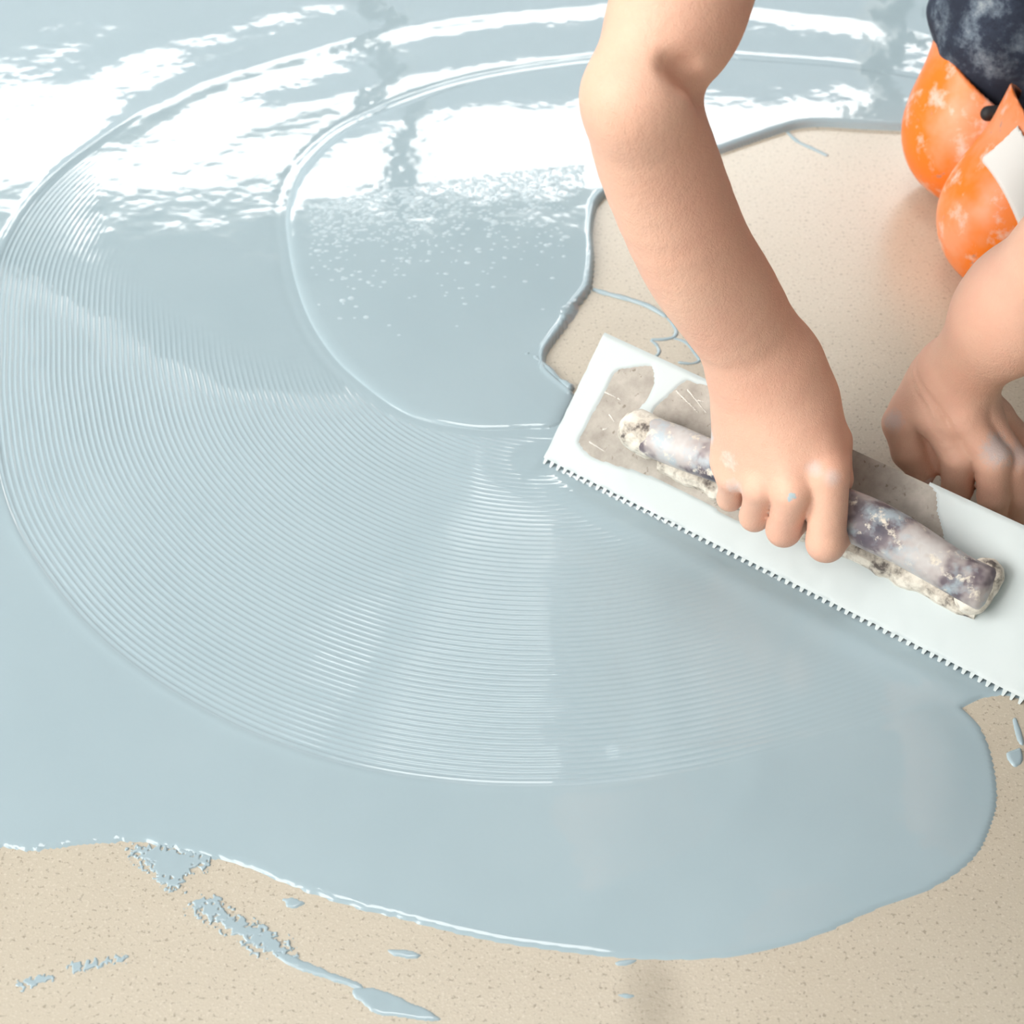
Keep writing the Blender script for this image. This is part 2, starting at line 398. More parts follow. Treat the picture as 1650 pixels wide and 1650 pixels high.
# ------------------------------------------------------------------ signed-distance modelling (continuous bodies)
class Cone:
    """tapered capsule a->b, optionally flattened by factor k along direction n"""
    def __init__(s, a, b, ra, rb=None, n=None, k=1.0):
        s.a = np.asarray(a, float); s.b = np.asarray(b, float); s.ra = ra; s.rb = ra if rb is None else rb
        s.n = None if n is None else np.asarray(n, float)/np.linalg.norm(n); s.k = k
        ba = s.b-s.a
        if s.n is not None: ba = ba+s.n*(ba@s.n)*(1/k-1)
        s.ba = ba; s.L = max(ba@ba, 1e-12)
    def d(s, p, c=None, hd=0):
        q = p-s.a
        if s.n is not None: q = q+(q@s.n)[:, None]*s.n*(1/s.k-1)
        h = np.clip(q@s.ba/s.L, 0, 1)
        return np.linalg.norm(q-h[:, None]*s.ba, axis=1)-(s.ra+(s.rb-s.ra)*h)
class U:
    """smooth union of (node, k) items"""
    def __init__(s, items): s.items = [it if isinstance(it, tuple) else (it, .004) for it in items]
    def d(s, p, c=None, hd=0):
        acc = None
        for node, k in s.items:
            if c is not None and node.d(c, c, hd)[0] > hd*1.4+.03: continue
            v = node.d(p, c, hd)
            if acc is None: acc = v
            else:
                t = np.maximum(k-np.abs(acc-v), 0)/k; acc = np.minimum(acc, v)-t*t*k*.25
        return np.full(len(p), 1.0) if acc is None else acc
class Cut:
    """base minus cutters (node, k)"""
    def __init__(s, base, cutters): s.base = base; s.cut = cutters
    def d(s, p, c=None, hd=0):
        acc = s.base.d(p, c, hd)
        for node, k in s.cut:
            if c is not None and node.d(c, c, hd)[0] > hd*1.4+.03: continue
            v = -node.d(p, c, hd); t = np.maximum(k-np.abs(acc-v), 0)/k; acc = np.maximum(acc, v)+t*t*k*.25
        return acc
class Half:
    """half space: inside where (p-o).n < 0"""
    def __init__(s, o, n): s.o = np.asarray(o, float); s.n = np.asarray(n, float)/np.linalg.norm(n)
    def d(s, p, c=None, hd=0): return (p-s.o)@s.n
class Inter:
    def __init__(s, *nodes): s.nodes = nodes
    def d(s, p, c=None, hd=0):
        acc = s.nodes[0].d(p, c, hd)
        for n in s.nodes[1:]: acc = np.maximum(acc, n.d(p, c, hd))
        return acc
class Grow:
    def __init__(s, node, r, wrinkle=None): s.node = node; s.r = r; s.w = wrinkle
    def d(s, p, c=None, hd=0):
        v = s.node.d(p, c, hd)-s.r
        if s.w is not None: v = v+s.w(p)
        return v
def mesh_sdf(name, node, lo, hi, hs, mat, parent=None, B=10):
    """naive surface nets on sparse blocks: one closed, continuous mesh"""
    lo = np.asarray(lo, float); hi = np.asarray(hi, float)
    nb = np.ceil((hi-lo)/(B*hs)).astype(int)
    idx = np.stack(np.meshgrid(*[np.arange(n) for n in nb], indexing='ij'), -1).reshape(-1, 3)
    cen = lo+(idx+.5)*B*hs; hd = B*hs*.866
    dc = np.concatenate([node.d(cen[k:k+40000]) for k in range(0, len(cen), 40000)])
    idx = idx[np.abs(dc) < hd*1.5+.004]
    g = np.stack(np.meshgrid(*[np.arange(B+1)]*3, indexing='ij'), -1).reshape(-1, 3)
    keys, verts, quads_ = [], [], []
    S = (nb*B+3).astype(np.int64)
    key = lambda c: (c[..., 0]*S[1]+c[..., 1])*S[2]+c[..., 2]
    for b in idx:
        base = b*B; pts = lo+(base+g)*hs
        c = lo+(b+.5)*B*hs
        v = node.d(pts, c[None], hd).reshape(B+1, B+1, B+1)
        neg = v < 0
        if neg.all() or not neg.any(): continue
        cnt = np.zeros((B, B, B), int); acc = np.zeros((B, B, B, 3))
        for ax in range(3):
            for o1 in (0, 1):
                for o2 in (0, 1):
                    o = [0, 0, 0]; others = [q for q in range(3) if q != ax]; o[others[0]] = o1; o[others[1]] = o2
                    sl = tuple(slice(o[q], o[q]+B) for q in range(3))
                    o_ = list(o); o_[ax] += 1; sl2 = tuple(slice(o_[q], o_[q]+B) for q in range(3))
                    va, vb = v[sl], v[sl2]; m = (va < 0) != (vb < 0)
                    if not m.any(): continue
                    tpar = np.where(m, va/np.where(m, va-vb, 1), 0)
                    off = np.zeros((B, B, B, 3)); off[..., others[0]] = o1; off[..., others[1]] = o2; off[..., ax] = tpar
                    acc += off*m[..., None]; cnt += m
        act = np.argwhere(cnt > 0)
        keys.append(key(base+act+1)); verts.append(lo+(base+act+acc[tuple(act.T)]/cnt[tuple(act.T)][:, None])*hs)
        for ax in range(3):
            sl = tuple(slice(0, B) for _ in range(3)); sl2 = [slice(0, B)]*3; sl2[ax] = slice(1, B+1)
            va, vb = v[sl], v[tuple(sl2)]; m = np.argwhere((va < 0) != (vb < 0))
            if not len(m): continue
            e1 = np.zeros(3, int); e2 = np.zeros(3, int); e1[(ax+1) % 3] = 1; e2[(ax+2) % 3] = 1
            G = base+m+1
            q = np.stack([key(G-e1-e2), key(G-e2), key(G), key(G-e1)], -1)
            flip = va[tuple(m.T)] >= 0
            q[flip] = q[flip][:, ::-1]; quads_.append(q)
    keys = np.concatenate(keys); verts = np.concatenate(verts); qd = np.concatenate(quads_)
    o = np.argsort(keys); keys = keys[o]; verts = verts[o]
    f = np.searchsorted(keys, qd); f = np.clip(f, 0, len(keys)-1)
    ok = (keys[f] == qd).all(1)
    return mesh_np(name, verts, f[ok], mat, parent)

# ------------------------------------------------------------------ joints
WR = Q(1245, 600, .088)                               # right wrist
def along(px, py, fr, L, far=False):
    d = ray(px, py); o = CAM-fr; a = d@d; b = 2*d@o; c = o@o-L*L
    r = math.sqrt(max(b*b-4*a*c, 0)); return CAM+d*((-b+(r if far else -r))/2/a)
ER = along(1028, 158, WR, .245)
SR = np.array([.195, 1.165, .56])
WL = P(1537, 612, .105); EL = along(1810, 305, WL, .235)
SL = np.array([.50, 1.03, .57])
HIP_R = np.array([.50, 1.56, .46]); HIP_L = np.array([.62, 1.42, .46])
K1 = P(1576, 212, .066); K2 = P(1636, 352, .064)
PEL = (HIP_R+HIP_L)/2+np.array([.02, .02, .03]); CHEST = (SR+SL)/2+np.array([.03, .04, .0])
HEAD = np.array([.235, .90, .70])

def finger(j, r, k=.003):
    items = []
    for a, b, ra, rb in zip(j[:-1], j[1:], r[:-1], r[1:]): items.append((Cone(a, b, ra, rb), k))
    return U(items)
# right hand closed round the handle
w3 = TW
rI = [Q(1337, 768, .070), Q(1331, 874, .046)]; rM = [Q(1279, 795, .074), Q(1263, 853, .042)]
rR = [Q(1226, 787, .068), Q(1216, 832, .036)]; rP = [Q(1180, 772, .056), Q(1176, 803, .030)]
def curl(pip, l1, l2):
    d1 = pip+TV*l1*.55-TW*l1*.83; return [pip, d1, d1+TV*l2*.98-TW*l2*.1]
fI = finger([rI[0]]+curl(rI[1], .027, .018), [.0138, .0138, .0115, .0085])
fM = finger([rM[0]]+curl(rM[1], .026, .02), [.0125, .0124, .0105, .008])
fR = finger([rR[0]]+curl(rR[1], .022, .02), [.0112, .0108, .0095, .0078])
fP = finger([rP[0]]+curl(rP[1], .018, .016), [.0098, .0092, .008, .007])
thumbR = finger([Q(1296, 650, .060), Q(1338, 712, .050), Q(1347, 772, .036), Q(1338, 808, .026)], [.0175, .0150, .0118, .0090])
hnR = TW*.9+TV*.3
palmR = U([
    (Cone(WR, Q(1330, 755, .068), .024, .0145, hnR, .8), .01), (Cone(WR, Q(1279, 785, .071), .024, .0145, hnR, .8), .012),
    (Cone(WR, Q(1228, 775, .065), .024, .0135, hnR, .8), .012), (Cone(Q(1212, 605, .08), Q(1184, 760, .054), .026, .0128, hnR, .85), .02),
    (Cone(Q(1300, 650, .064), Q(1330, 740, .058), .020, .0165), .012), (Cone(Q(1190, 670, .060), Q(1172, 740, .050), .017, .0125), .012)])
hnF = ray(1200, 500)
axF = (WR-ER)/np.linalg.norm(WR-ER)
def Dp(px, py, t): return CAM+ray(px, py)*t
tE = RM[2]@(ER-CAM); tW = RM[2]@(WR-CAM)
FA = [(1030, 156, .0, .0335), (1058, 255, .26, .0372), (1116, 400, .56, .0372), (1170, 485, .76, .0362), (1236, 592, 1.0, .0322), (1250, 640, 1.06, .0305)]
FA = [tuple(q) for q in catmull([(*q, k) for q, k in zip(FA, (.98, .95, .9, .82, .70, .64))], 4)]
FP = [Dp(a, b, tE+(tW-tE)*f) for a, b, f, r, k in FA]; FK = [q[4] for q in FA]
armR = U([(Cone(FP[k], FP[k+1], FA[k][3], FA[k+1][3], hnF, (FK[k]+FK[k+1])/2), .004) for k in range(len(FA)-1)])
axU = (SR-ER)/np.linalg.norm(SR-ER)
upR = U([(Cone(FP[0], FP[0]+axU*.055, .0338, .0372), .02), (Cone(FP[0]+axU*.055, SR-axU*.10, .0372, .0455), .02), (Cone(SR-axU*.13, SR, .047, .055), .03)])
fingersR = U([(fI, .0012), (fM, .0012), (fR, .0012), (fP, .0012)])
handR = U([(palmR, .004), (fingersR, .006), (thumbR, .006)])
# left hand propped on its fingertips
lI = [P(1508, 672, .088), P(1546, 733, .066), P(1543, 785, .036), P(1538, 815, .011)]
lM = [P(1552, 676, .092), P(1600, 741, .070), P(1601, 800, .040), P(1600, 835, .012)]
lR = [P(1585, 676, .086), P(1634, 747, .062), P(1638, 800, .034), P(1637, 830, .011)]
lP = [P(1604, 668, .078), P(1650, 714, .052), P(1668, 755, .026), P(1670, 775, .010)]
lT = [P(1492, 632, .092), P(1453, 682, .072), P(1465, 728, .052), P(1486, 760, .038)]
fLI = finger(lI, [.0140, .0138, .0116, .0098]); fLM = finger(lM, [.0140, .0134, .0118, .0098])
fLR = finger(lR, [.0130, .0118, .0105, .009]); fLP = finger(lP, [.0115, .0100, .0088, .0078])
thumbL = finger(lT, [.0165, .0142, .0130, .0105])
hnL = np.array([-.1, -.45, 1.0])
palmL = U([(Cone(WL, lI[0], .021, .0140, hnL, .85), .01), (Cone(WL, lM[0], .022, .0140, hnL, .85), .012),
           (Cone(WL, lR[0], .021, .0130, hnL, .85), .012), (Cone(WL+np.array([.004, 0, -.004]), lP[0], .020, .012, hnL, .85), .012),
           (Cone(WL+np.array([-.012, 0, -.008]), P(1470, 660, .080), .019, .017), .012), (Cone(P(1484, 670, .070), P(1532, 742, .046), .016, .013), .008), (Cone(P(1530, 720, .052), P(1615, 735, .046), .016, .014), .008)])
axL = (WL-EL)/np.linalg.norm(WL-EL)
armL = U([(Cone(EL, WL-axL*.09, .0385, .0350, ray(1600, 500), .92), .02), (Cone(WL-axL*.10, WL, .0350, .0270, ray(1560, 560), .8), .03),
          (Cone(WL-axL*.01, WL+axL*.015, .0275, .026, hnL, .75), .012)])
upL = U([(Cone(EL, SL, .040, .052), .02)])
handL = U([(palmL, .004), (U([(fLI, .0012), (fLM, .0012), (fLR, .0012), (fLP, .0012)]), .006), (thumbL, .0035)])
creases = []
cw = WL-axL*.004; view_l = ray(1540, 610)/np.linalg.norm(ray(1540, 610))
sd = np.cross(axL, view_l); sd /= np.linalg.norm(sd)
def wrist_lines(p):
    """skin folds round the bent left wrist"""
    q = p-cw; s_ = q@axL; t_ = q@sd; near_ = np.linalg.norm(q, axis=1) < .05
    bend = .10*t_+6*t_*t_
    return near_*(.0017*np.exp(-((s_-bend)/.0017)**2)+.0012*np.exp(-((s_-bend-.0075-.05*t_)/.0016)**2))
torso = U([(Cone(PEL, CHEST, .125, .135, (0, 0, 1), .8), .05), (Cone(SR, SL, .062, .062), .05), (Cone(CHEST, HEAD+np.array([.06, .06, -.05]), .055, .052), .04)])
head = U([(Cone(HEAD+np.array([.01, .02, .03]), HEAD+np.array([-.02, -.04, .0]), .078, .07), .02), (Cone(HEAD+np.array([-.035, -.03, -.05]), HEAD+np.array([-.03, -.045, -.085]), .052, .036), .03),
          (Cone(HEAD+np.array([-.055, -.085, -.005]), HEAD+np.array([-.07, -.105, -.045]), .011, .015), .012),
          (Cone(HEAD+np.array([.045, -.06, -.01]), HEAD+np.array([.055, -.062, -.045]), .012, .009), .006), (Cone(HEAD+np.array([-.085, .02, -.01]), HEAD+np.array([-.088, .018, -.045]), .012, .009), .006)])
body = U([(armR, .01), (upR, .012), (handR, .032), (armL, .01), (upL, .02), (handL, .014), (torso, .04), (head, .03)])
fold_a = Dp(1128, 150, tE-.004); fold_b = Dp(1100, 118, tE-.026); fold_c = Dp(1078, 104, tE-.034)
creases += [(Cone(fold_a, fold_b, .0035, .0025), .02), (Cone(fold_b, fold_c, .0025, .001), .014)]
body = Grow(Cut(body, creases), 0, wrist_lines)

# skin
t = NT('skin')
n1 = t.noise(22, 4, .6); n2 = t.noise(7, 3)
base = t.ramp(n2, [(.3, (.76, .445, .32)), (.7, (.83, .52, .385))])
base = t.mix(t.ramp(n1, [(.35, (0, 0, 0)), (.75, (.6, .6, .6))]), base, (.78, .40, .29))
pos = t.new('ShaderNodeNewGeometry').outputs['Position']
def spot(point, r, soft, col, amt, base):
    d = t.new('ShaderNodeVectorMath', operation='DISTANCE'); t.lk(pos, d.inputs[0]); d.inputs[1].default_value = tuple(point)
    wn = t.math('ADD', d.outputs['Value'], t.math('MULTIPLY', t.math('SUBTRACT', t.noise(260, 3, .6), .5), r*2.2))
    m = t.new('ShaderNodeMapRange'); m.inputs[1].default_value = r; m.inputs[2].default_value = r+soft; m.inputs[3].default_value = amt; m.inputs[4].default_value = 0
    t.lk(wn, m.inputs[0]); return t.mix(m.outputs[0], base, col)
PB = (.58, .66, .70)
base = spot(Q(1274, 804, .0885), .0036, .0012, (.42, .52, .56), 1, base)
base = spot(Q(1155, 702, .066), .004, .004, PB, .7, base)
base = spot(Q(1184, 735, .070), .006, .005, (.78, .72, .64), .6, base)
base = spot(Q(1311, 755, .086), .002, .006, PB, .4, base)
base = spot(Q(1342, 770, .084), .002, .007, PB, .35, base)
base = spot(Q(1178, 792, .068), .004, .006, PB, .5, base)
base = spot(lM[1]+np.array([0, -.002, .012]), .007, .008, (.55, .55, .58), .6, base)
base = spot(lR[1]+np.array([0, -.002, .010]), .005, .008, (.55, .55, .58), .45, base)
base = spot(lT[1]+np.array([-.008, -.006, .008]), .004, .006, (.55, .55, .58), .45, base)
fine = t.noise(900, 3, .6); wr = t.noise(130, 3, .6)
nb_ = t.bump(t.math('ADD', fine, t.math('MULTIPLY', wr, 1.6)), .0006, .7)
M_SKIN = t.set(Base_Color=base, Roughness=.52, Subsurface_Weight=.12, Subsurface_Radius=(.012, .005, .003), Subsurface_Scale=.6, Normal=nb_)

person = empty('person', (.45, 1.38, 0))
tag(person, 'kneeling person with bare arms, navy trousers and orange knee pads, spreading coating with a trowel', 'person')
mesh_sdf('body', body, (-.05, .60, -.01), (.95, 1.75, .90), .0020, M_SKIN, person)
nailp = lT[3]; M_NAIL = plain('fingernail', (.74, .50, .42), .3)
nd = (lT[3]-lT[2])/np.linalg.norm(lT[3]-lT[2]); nn_ = -ray(1484, 768); nn_ /= np.linalg.norm(nn_); nn_ -= nd*(nn_@nd); nn_ /= np.linalg.norm(nn_)
mesh_sdf('thumbnail', Cone(nailp+nn_*.0068-nd*.003, nailp+nn_*.0062+nd*.004, .0058, .0054, nn_, .62), nailp-.02, nailp+.02, .0007, M_NAIL, person)

# clothes
t = NT('navy_denim')
wv = t.noise(42, 5, .7); wv2 = t.noise(11, 4, .6)
base = t.ramp(wv, [(.32, (.012, .018, .036)), (.48, (.030, .042, .072)), (.60, (.15, .19, .24)), (.74, (.40, .45, .48))])
base = t.mix(t.ramp(wv2, [(.40, (1, 1, 1)), (.55, (0, 0, 0))]), base, (.014, .020, .038))
M_DENIM = t.set(Base_Color=base, Roughness=.85, Normal=t.bump(t.noise(600, 2), .0006, .5))
M_SHIRT = plain('grey_cotton', (.30, .32, .35), .9)
M_HAIR = plain('dark_hair', (.03, .022, .018), .6)
M_SHOE = plain('work_shoe_leather', (.05, .045, .04), .6)
def wrinkle(p):
    return .0035*np.sin(p[:, 2]*95+p[:, 0]*40+3*np.sin(p[:, 1]*31))*np.sin(p[:, 1]*47+p[:, 0]*33)
A1 = np.array([.80, 1.66, .05]); A2 = np.array([.86, 1.44, .05])
legR = U([(Cone(K1+np.array([.012, .008, .01]), HIP_R, .040, .088), .03), (Cone(K1+(HIP_R-K1)*.235, HIP_R, .066, .088), .02), (Cone(K1+np.array([.04, .02, -.01]), A1, .046, .045), .03)])
legL = U([(Cone(K2+np.array([.016, .010, .01]), HIP_L, .038, .085), .03), (Cone(K2+np.array([.045, .02, -.01]), A2, .044, .045), .03)])
trs = Grow(U([(legR, .03), (legL, .03), (Cone(HIP_R, HIP_L, .11, .11), .05), (Cone((HIP_R+HIP_L)/2, PEL, .13, .135), .05)]), .006, wrinkle)
o = mesh_sdf('trousers', trs, (.28, 1.12, -.01), (1.05, 1.85, .72), .0045, M_DENIM, person); o['label'] = 'worn navy work trousers'
shirt = Grow(U([(torso, .03), (Cone(SR-axU*.12, SR, .056, .064), .04), (Cone(SL+(EL-SL)*.45, SL, .054, .062), .04)]), .008, lambda p: wrinkle(p)*.7)
shirt = Cut(shirt, [(Cone(CHEST+(HEAD-CHEST)*.36, HEAD, .064, .16), .004)])
o = mesh_sdf('t_shirt', shirt, (.05, .80, .30), (.85, 1.75, .85), .007, M_SHIRT, person); o['label'] = 'grey short-sleeved shirt'
hf = np.array([-.47, -.78, -.40]); hf /= np.linalg.norm(hf); hs_ = np.cross(hf, (0, 0, 1)); hs_ /= np.linalg.norm(hs_); hu_ = np.cross(hs_, hf)
M_EYE = plain('eye_white', (.75, .73, .70), .2); M_LIP = plain('lips', (.52, .22, .18), .5)
for sg in (-1, 1):
    ec = HEAD+hf*.101+hs_*.031*sg+hu_*.004
    mesh_sdf('eye', Cone(ec, ec, .0115), ec-.02, ec+.02, .0025, M_EYE, person)
    ic = ec+hf*.0078-hu_*.003
    mesh_sdf('iris', Cone(ic, ic, .0052), ic-.012, ic+.012, .0012, M_HAIR, person)
    mesh_sdf('eyebrow', Cone(ec+hu_*.018-hs_*.014*sg+hf*.006, ec+hu_*.017+hs_*.014*sg, .0045, .003), ec-.05, ec+.05, .0025, M_HAIR, person)
mc = HEAD+hf*.109-hu_*.050
mesh_sdf('mouth', U([(Cone(mc-hs_*.022, mc+hf*.013, .005, .0065), .003), (Cone(mc+hf*.013, mc+hs_*.022, .0065, .005), .003)]), mc-.05, mc+.05, .0022, M_LIP, person)
hair = Cut(Cone(HEAD+np.array([.022, .032, .035]), HEAD+np.array([-.005, -.03, .018]), .084, .076), [(Cone(HEAD+np.array([-.05, -.10, -.05]), HEAD+np.array([-.03, -.05, -.09]), .075, .06), .01)])
mesh_sdf('hair', hair, HEAD-.15, HEAD+.16, .006, M_HAIR, person)
for A, K in ((A1, K1), (A2, K2)):
    d = (A-K)*np.array([1, 1, 0]); d /= np.linalg.norm(d)
    toe = A+d*.05+np.array([0, 0, -.012]); ball = A+d*.12+np.array([0, 0, -.012])
    mesh_sdf('work_shoe', U([(Cone(A+np.array([0, 0, .01]), toe, .046, .042), .02), (Cone(toe, ball, .040, .034, (0, 0, 1), .9), .02)]), A-.12+np.array([0, 0, 0]), A+.22, .006, M_SHOE, person)

# knee pads
t = NT('orange_knee_pad')
s1n = t.noise(34, 5, .65); s2n = t.noise(13, 4, .6)
base = t.mix(t.ramp(s2n, [(.46, (0, 0, 0)), (.64, (.7, .7, .7))]), (.92, .20, .008), (.86, .36, .20))
base = t.mix(t.ramp(s1n, [(.55, (0, 0, 0)), (.70, (.8, .8, .8))]), base, (.80, .66, .58))
base = t.mix(t.ramp(t.noise(60, 3, .6), [(.66, (0, 0, 0)), (.74, (.8, .8, .8))]), base, (.38, .24, .22))
M_ORANGE = t.set(Base_Color=base, Roughness=.38, IOR=1.5)
M_BLACK = plain('black_strap', (.012, .012, .014), .6)
M_WHITE = plain('white_band', (.80, .78, .75), .5)
def knee_pad(K, hip, tilt, rb, toplen, cutf):
    up = (hip-K)/np.linalg.norm(hip-K)
    # floor-side bulge, then a shell rising along the thigh, open at the back
    shell = U([(Cone(K, K, rb), .02), (Cone(K+np.array([.004, .006, .0]), K+up*toplen, rb*.93, rb*1.02), .03)])
    cutp = K+up*toplen*cutf
    return shell, Half(cutp, up+tilt), up
sh1, top1, up1 = knee_pad(K1, HIP_R, np.array([.32, -.36, .0]), .063, .125, .42)
sh2, top2, up2 = knee_pad(K2, HIP_L, np.array([.5, -.2, .0]), .061, .120, .56)
FLOORCUT = Half((0, 0, .0006), (0, 0, -1))
for sh, top, up, K, hip, nm in ((sh1, top1, up1, K1, HIP_R, 0), (sh2, top2, up2, K2, HIP_L, 1)):
    back = Half(K+np.array([.045, .03, 0]), np.array([.8, .45, -.2]))
    outer_s = Inter(sh, top, back, FLOORCUT)
    inner = Grow(sh, -.006)
    node = Cut(outer_s, [(inner, .002)])
    o = mesh_sdf('knee_pad', node, K-np.array([.12, .12, .075]), K+np.array([.14, .14, .19]), .0022, M_ORANGE, person)
    o['label'] = 'scuffed orange rubber knee pad'
    if nm == 1:
        nb1 = P(1600, 290, .13)-K; nb1 /= np.linalg.norm(nb1)
        bandn = np.array([.91, .29, .29]); bandn /= np.linalg.norm(bandn)
        band = Inter(Grow(sh, .003), top, Half(K+bandn*.012, bandn), Half(K-bandn*.019, -bandn), Half(K+np.array([0, 0, -.01]), (0, .6, -1)), Half(K, (0, 1, 0)))
        node = Cut(band, [(Grow(sh, -.003), .0005)])
        b = mesh_sdf('white_band', node, K-np.array([.12, .12, .075]), K+np.array([.14, .14, .19]), .002, M_WHITE, person)
        b['label'] = 'white band across the knee pad'
        b.parent = o; b.matrix_parent_inverse = o.matrix_world.inverted(); b.location = (0, 0, 0)
    else:
        c_ = P(1611, 183, .128)
        b = mesh_sdf('strap_slot', Cone(c_+np.array([-.010, 0, 0]), c_+np.array([.010, .0, .002]), .0065), c_-.03, c_+.03, .0015, M_BLACK, person)
        b.parent = o; b.location = (0, 0, 0)

# ------------------------------------------------------------------ trowel
def TL(u_, v_, w_): return TA+u_*TU+v_*TV+w_*TW
trowel = empty('notched_trowel', tuple(TL(.2, .0, 0)))
tag(trowel, 'wide steel notched trowel smeared with wet blue coating, gripped by its worn handle', 'trowel')
t = NT('worn_steel')
sn = t.noise(45, 5, .65)
base = t.ramp(sn, [(.3, (.28, .25, .215)), (.55, (.41, .375, .33)), (.75, (.52, .48, .43))])
base = t.mix(t.ramp(t.noise(150, 3, .6), [(.64, (0, 0, 0)), (.72, (1, 1, 1))]), base, (.22, .19, .15))
M_STEEL = t.set(Base_Color=base, Metallic=.1, Roughness=.6)
t = NT('worn_handle')
co = t.coord(); mp = t.new('ShaderNodeMapping'); t.lk(co, mp.inputs[0]); mp.inputs['Scale'].default_value = (1, 1, 1)
hn1 = t.noise(18, 4, .6); hn2 = t.noise(42, 4, .6); hn3 = t.noise(95, 4, .65)
base = t.ramp(hn1, [(.30, (.055, .05, .075)), (.42, (.16, .13, .15)), (.50, (.48, .43, .42)), (.60, (.60, .58, .57)), (.72, (.34, .22, .14))])
base = t.mix(t.ramp(hn2, [(.52, (0, 0, 0)), (.66, (.8, .8, .8))]), base, (.42, .52, .58))
base = t.mix(t.ramp(hn3, [(.58, (0, 0, 0)), (.68, (1, 1, 1))]), base, (.76, .70, .60))
M_HANDLE = t.set(Base_Color=base, Roughness=.4, Normal=t.bump(hn3, .001, .4))
t = NT('dried_crust')
cn = t.noise(75, 4, .65)
base = t.ramp(cn, [(.34, (.13, .11, .10)), (.43, (.52, .47, .40)), (.55, (.78, .73, .64)), (.75, (.84, .80, .72))])
M_CRUST = t.set(Base_Color=base, Roughness=.7, Normal=t.bump(t.noise(160, 4, .6), .002, .6))
t = NT('wet_blade_coat')
M_BCOAT = t.set(Base_Color=(.54, .60, .605), Roughness=.4, IOR=1.5, Normal=t.bump(t.noise(14, 2), .001, .4))

TP = .0062; NTEE = int(BLADE_L/TP)
top = []
prof2 = [(0, BLADE_W), (0, .0)]
for k in range(NTEE):
    u0 = k*TP
    prof2 += [(u0+TP*.15, -.0058), (u0+TP*.40, -.0058), (u0+TP*.62, .0012), (u0+TP*.95, .0012)]
prof2 += [(BLADE_L, 0), (BLADE_L, BLADE_W)]
n = len(prof2); TH_ = .0014
V = [TL(a, b, 0) for a, b in prof2]+[TL(a, b, -TH_) for a, b in prof2]
# front strip quads: build as a fan-free strip between tooth outline and a line at v=.006
line = [(a, .006) for a, b in prof2[1:-1]]
V = []; F = []
tooth = prof2[1:-1]; m = len(tooth)
for w_ in (0, -TH_):
    V += [TL(a, b, w_) for a, b in tooth]; V += [TL(a, .006, w_) for a, b in tooth]; V += [TL(a, BLADE_W, w_) for a, b in tooth]
S_ = 3*m
for k in range(m-1):
    F.append((k, k+1, m+k+1, m+k)); F.append((m+k, m+k+1, 2*m+k+1, 2*m+k))
    F.append((S_+k+1, S_+k, S_+m+k, S_+m+k+1)); F.append((S_+m+k+1, S_+m+k, S_+2*m+k, S_+2*m+k+1))
    F.append((k+1, k, S_+k, S_+k+1)); F.append((2*m+k, 2*m+k+1, S_+2*m+k+1, S_+2*m+k))
for a, b in ((0, 0), (m-1, m-1)):
    F.append((a, m+a, S_+m+a, S_+a)); F.append((m+a, 2*m+a, S_+2*m+a, S_+m+a))
ob = mesh_py('blade', V, F, M_STEEL, trowel); ob.data.materials.append(M_BCOAT)
for pl_ in ob.data.polygons:
    vs_ = [((np.array(ob.data.vertices[q].co)+np.array(trowel.location)-TA)@TV) for q in pl_.vertices]
    if max(vs_) < .0075: pl_.material_index = 1
ob['label'] = 'thin steel blade with a row of small teeth'

def patch(name, region, frame, cell, thick, mat, parent=None, rag=.002, ragscale=160, rimw=.003, lo=None, hi=None, loc=None):
    """raised film: region(X)->signed distance (+ inside), on a local grid; frame(a,b,h)->world"""
    na = int((hi[0]-lo[0])/cell)+2; nb2 = int((hi[1]-lo[1])/cell)+2
    a, b = np.meshgrid(lo[0]+np.arange(na)*cell, lo[1]+np.arange(nb2)*cell, indexing='ij')
    Xp = np.c_[a.ravel(), b.ravel()]
    d = region(Xp)+rag*2*(fbm(Xp[:, 0]*ragscale+5, Xp[:, 1]*ragscale+5, 3)-.44)
    e = np.clip(np.abs(d)/rimw, 0, 1); hh = thick*np.sqrt(1-(1-e)**2)*np.sign(d)*(.85+.3*vnoise(Xp[:, 0]*120, Xp[:, 1]*120))
    I, J = np.meshgrid(np.arange(na-1), np.arange(nb2-1), indexing='ij')
    q = np.stack([I*nb2+J, (I+1)*nb2+J, (I+1)*nb2+J+1, I*nb2+J+1], -1).reshape(-1, 4)
    q = q[hh[q].max(1) > -.3*thick]
    if not len(q): return None
    u_, inv = np.unique(q, return_inverse=True)
    Vp = frame(Xp[u_, 0], Xp[u_, 1], hh[u_])
    if loc is not None and parent is None:
        Vp = Vp-np.asarray(loc)
    o = mesh_np(name, Vp, inv.reshape(q.shape), mat, parent)
    if loc is not None and parent is None: o.location = loc
    return o
bare_px = [
    [(994, 598), (1020, 593), (1051, 590), (1053, 622), (1040, 648), (1018, 672), (1012, 700), (1060, 700), (1200, 760), (1200, 842), (1130, 806), (1060, 772), (1000, 752), (955, 737), (933, 712), (944, 688), (962, 655), (978, 625)],
    [(1052, 672), (1072, 642), (1106, 613), (1122, 618), (1148, 622), (1180, 640), (1200, 720), (1110, 700)],
    [(1300, 690), (1366, 716), (1495, 776), (1511, 825), (1523, 884), (1500, 890), (1380, 840), (1280, 800)]]
bare_uv = [catmull([uv(*p) for p in poly], 3, True) for poly in bare_px]
def coat_region(Xp):
    d = np.minimum(np.minimum(Xp[:, 0]+.0, BLADE_L-Xp[:, 0]), np.minimum(Xp[:, 1]+.0006, BLADE_W+.0-Xp[:, 1]))+.0005
    for poly in bare_uv: d = np.minimum(d, -sdf_poly(Xp, poly))
    return d
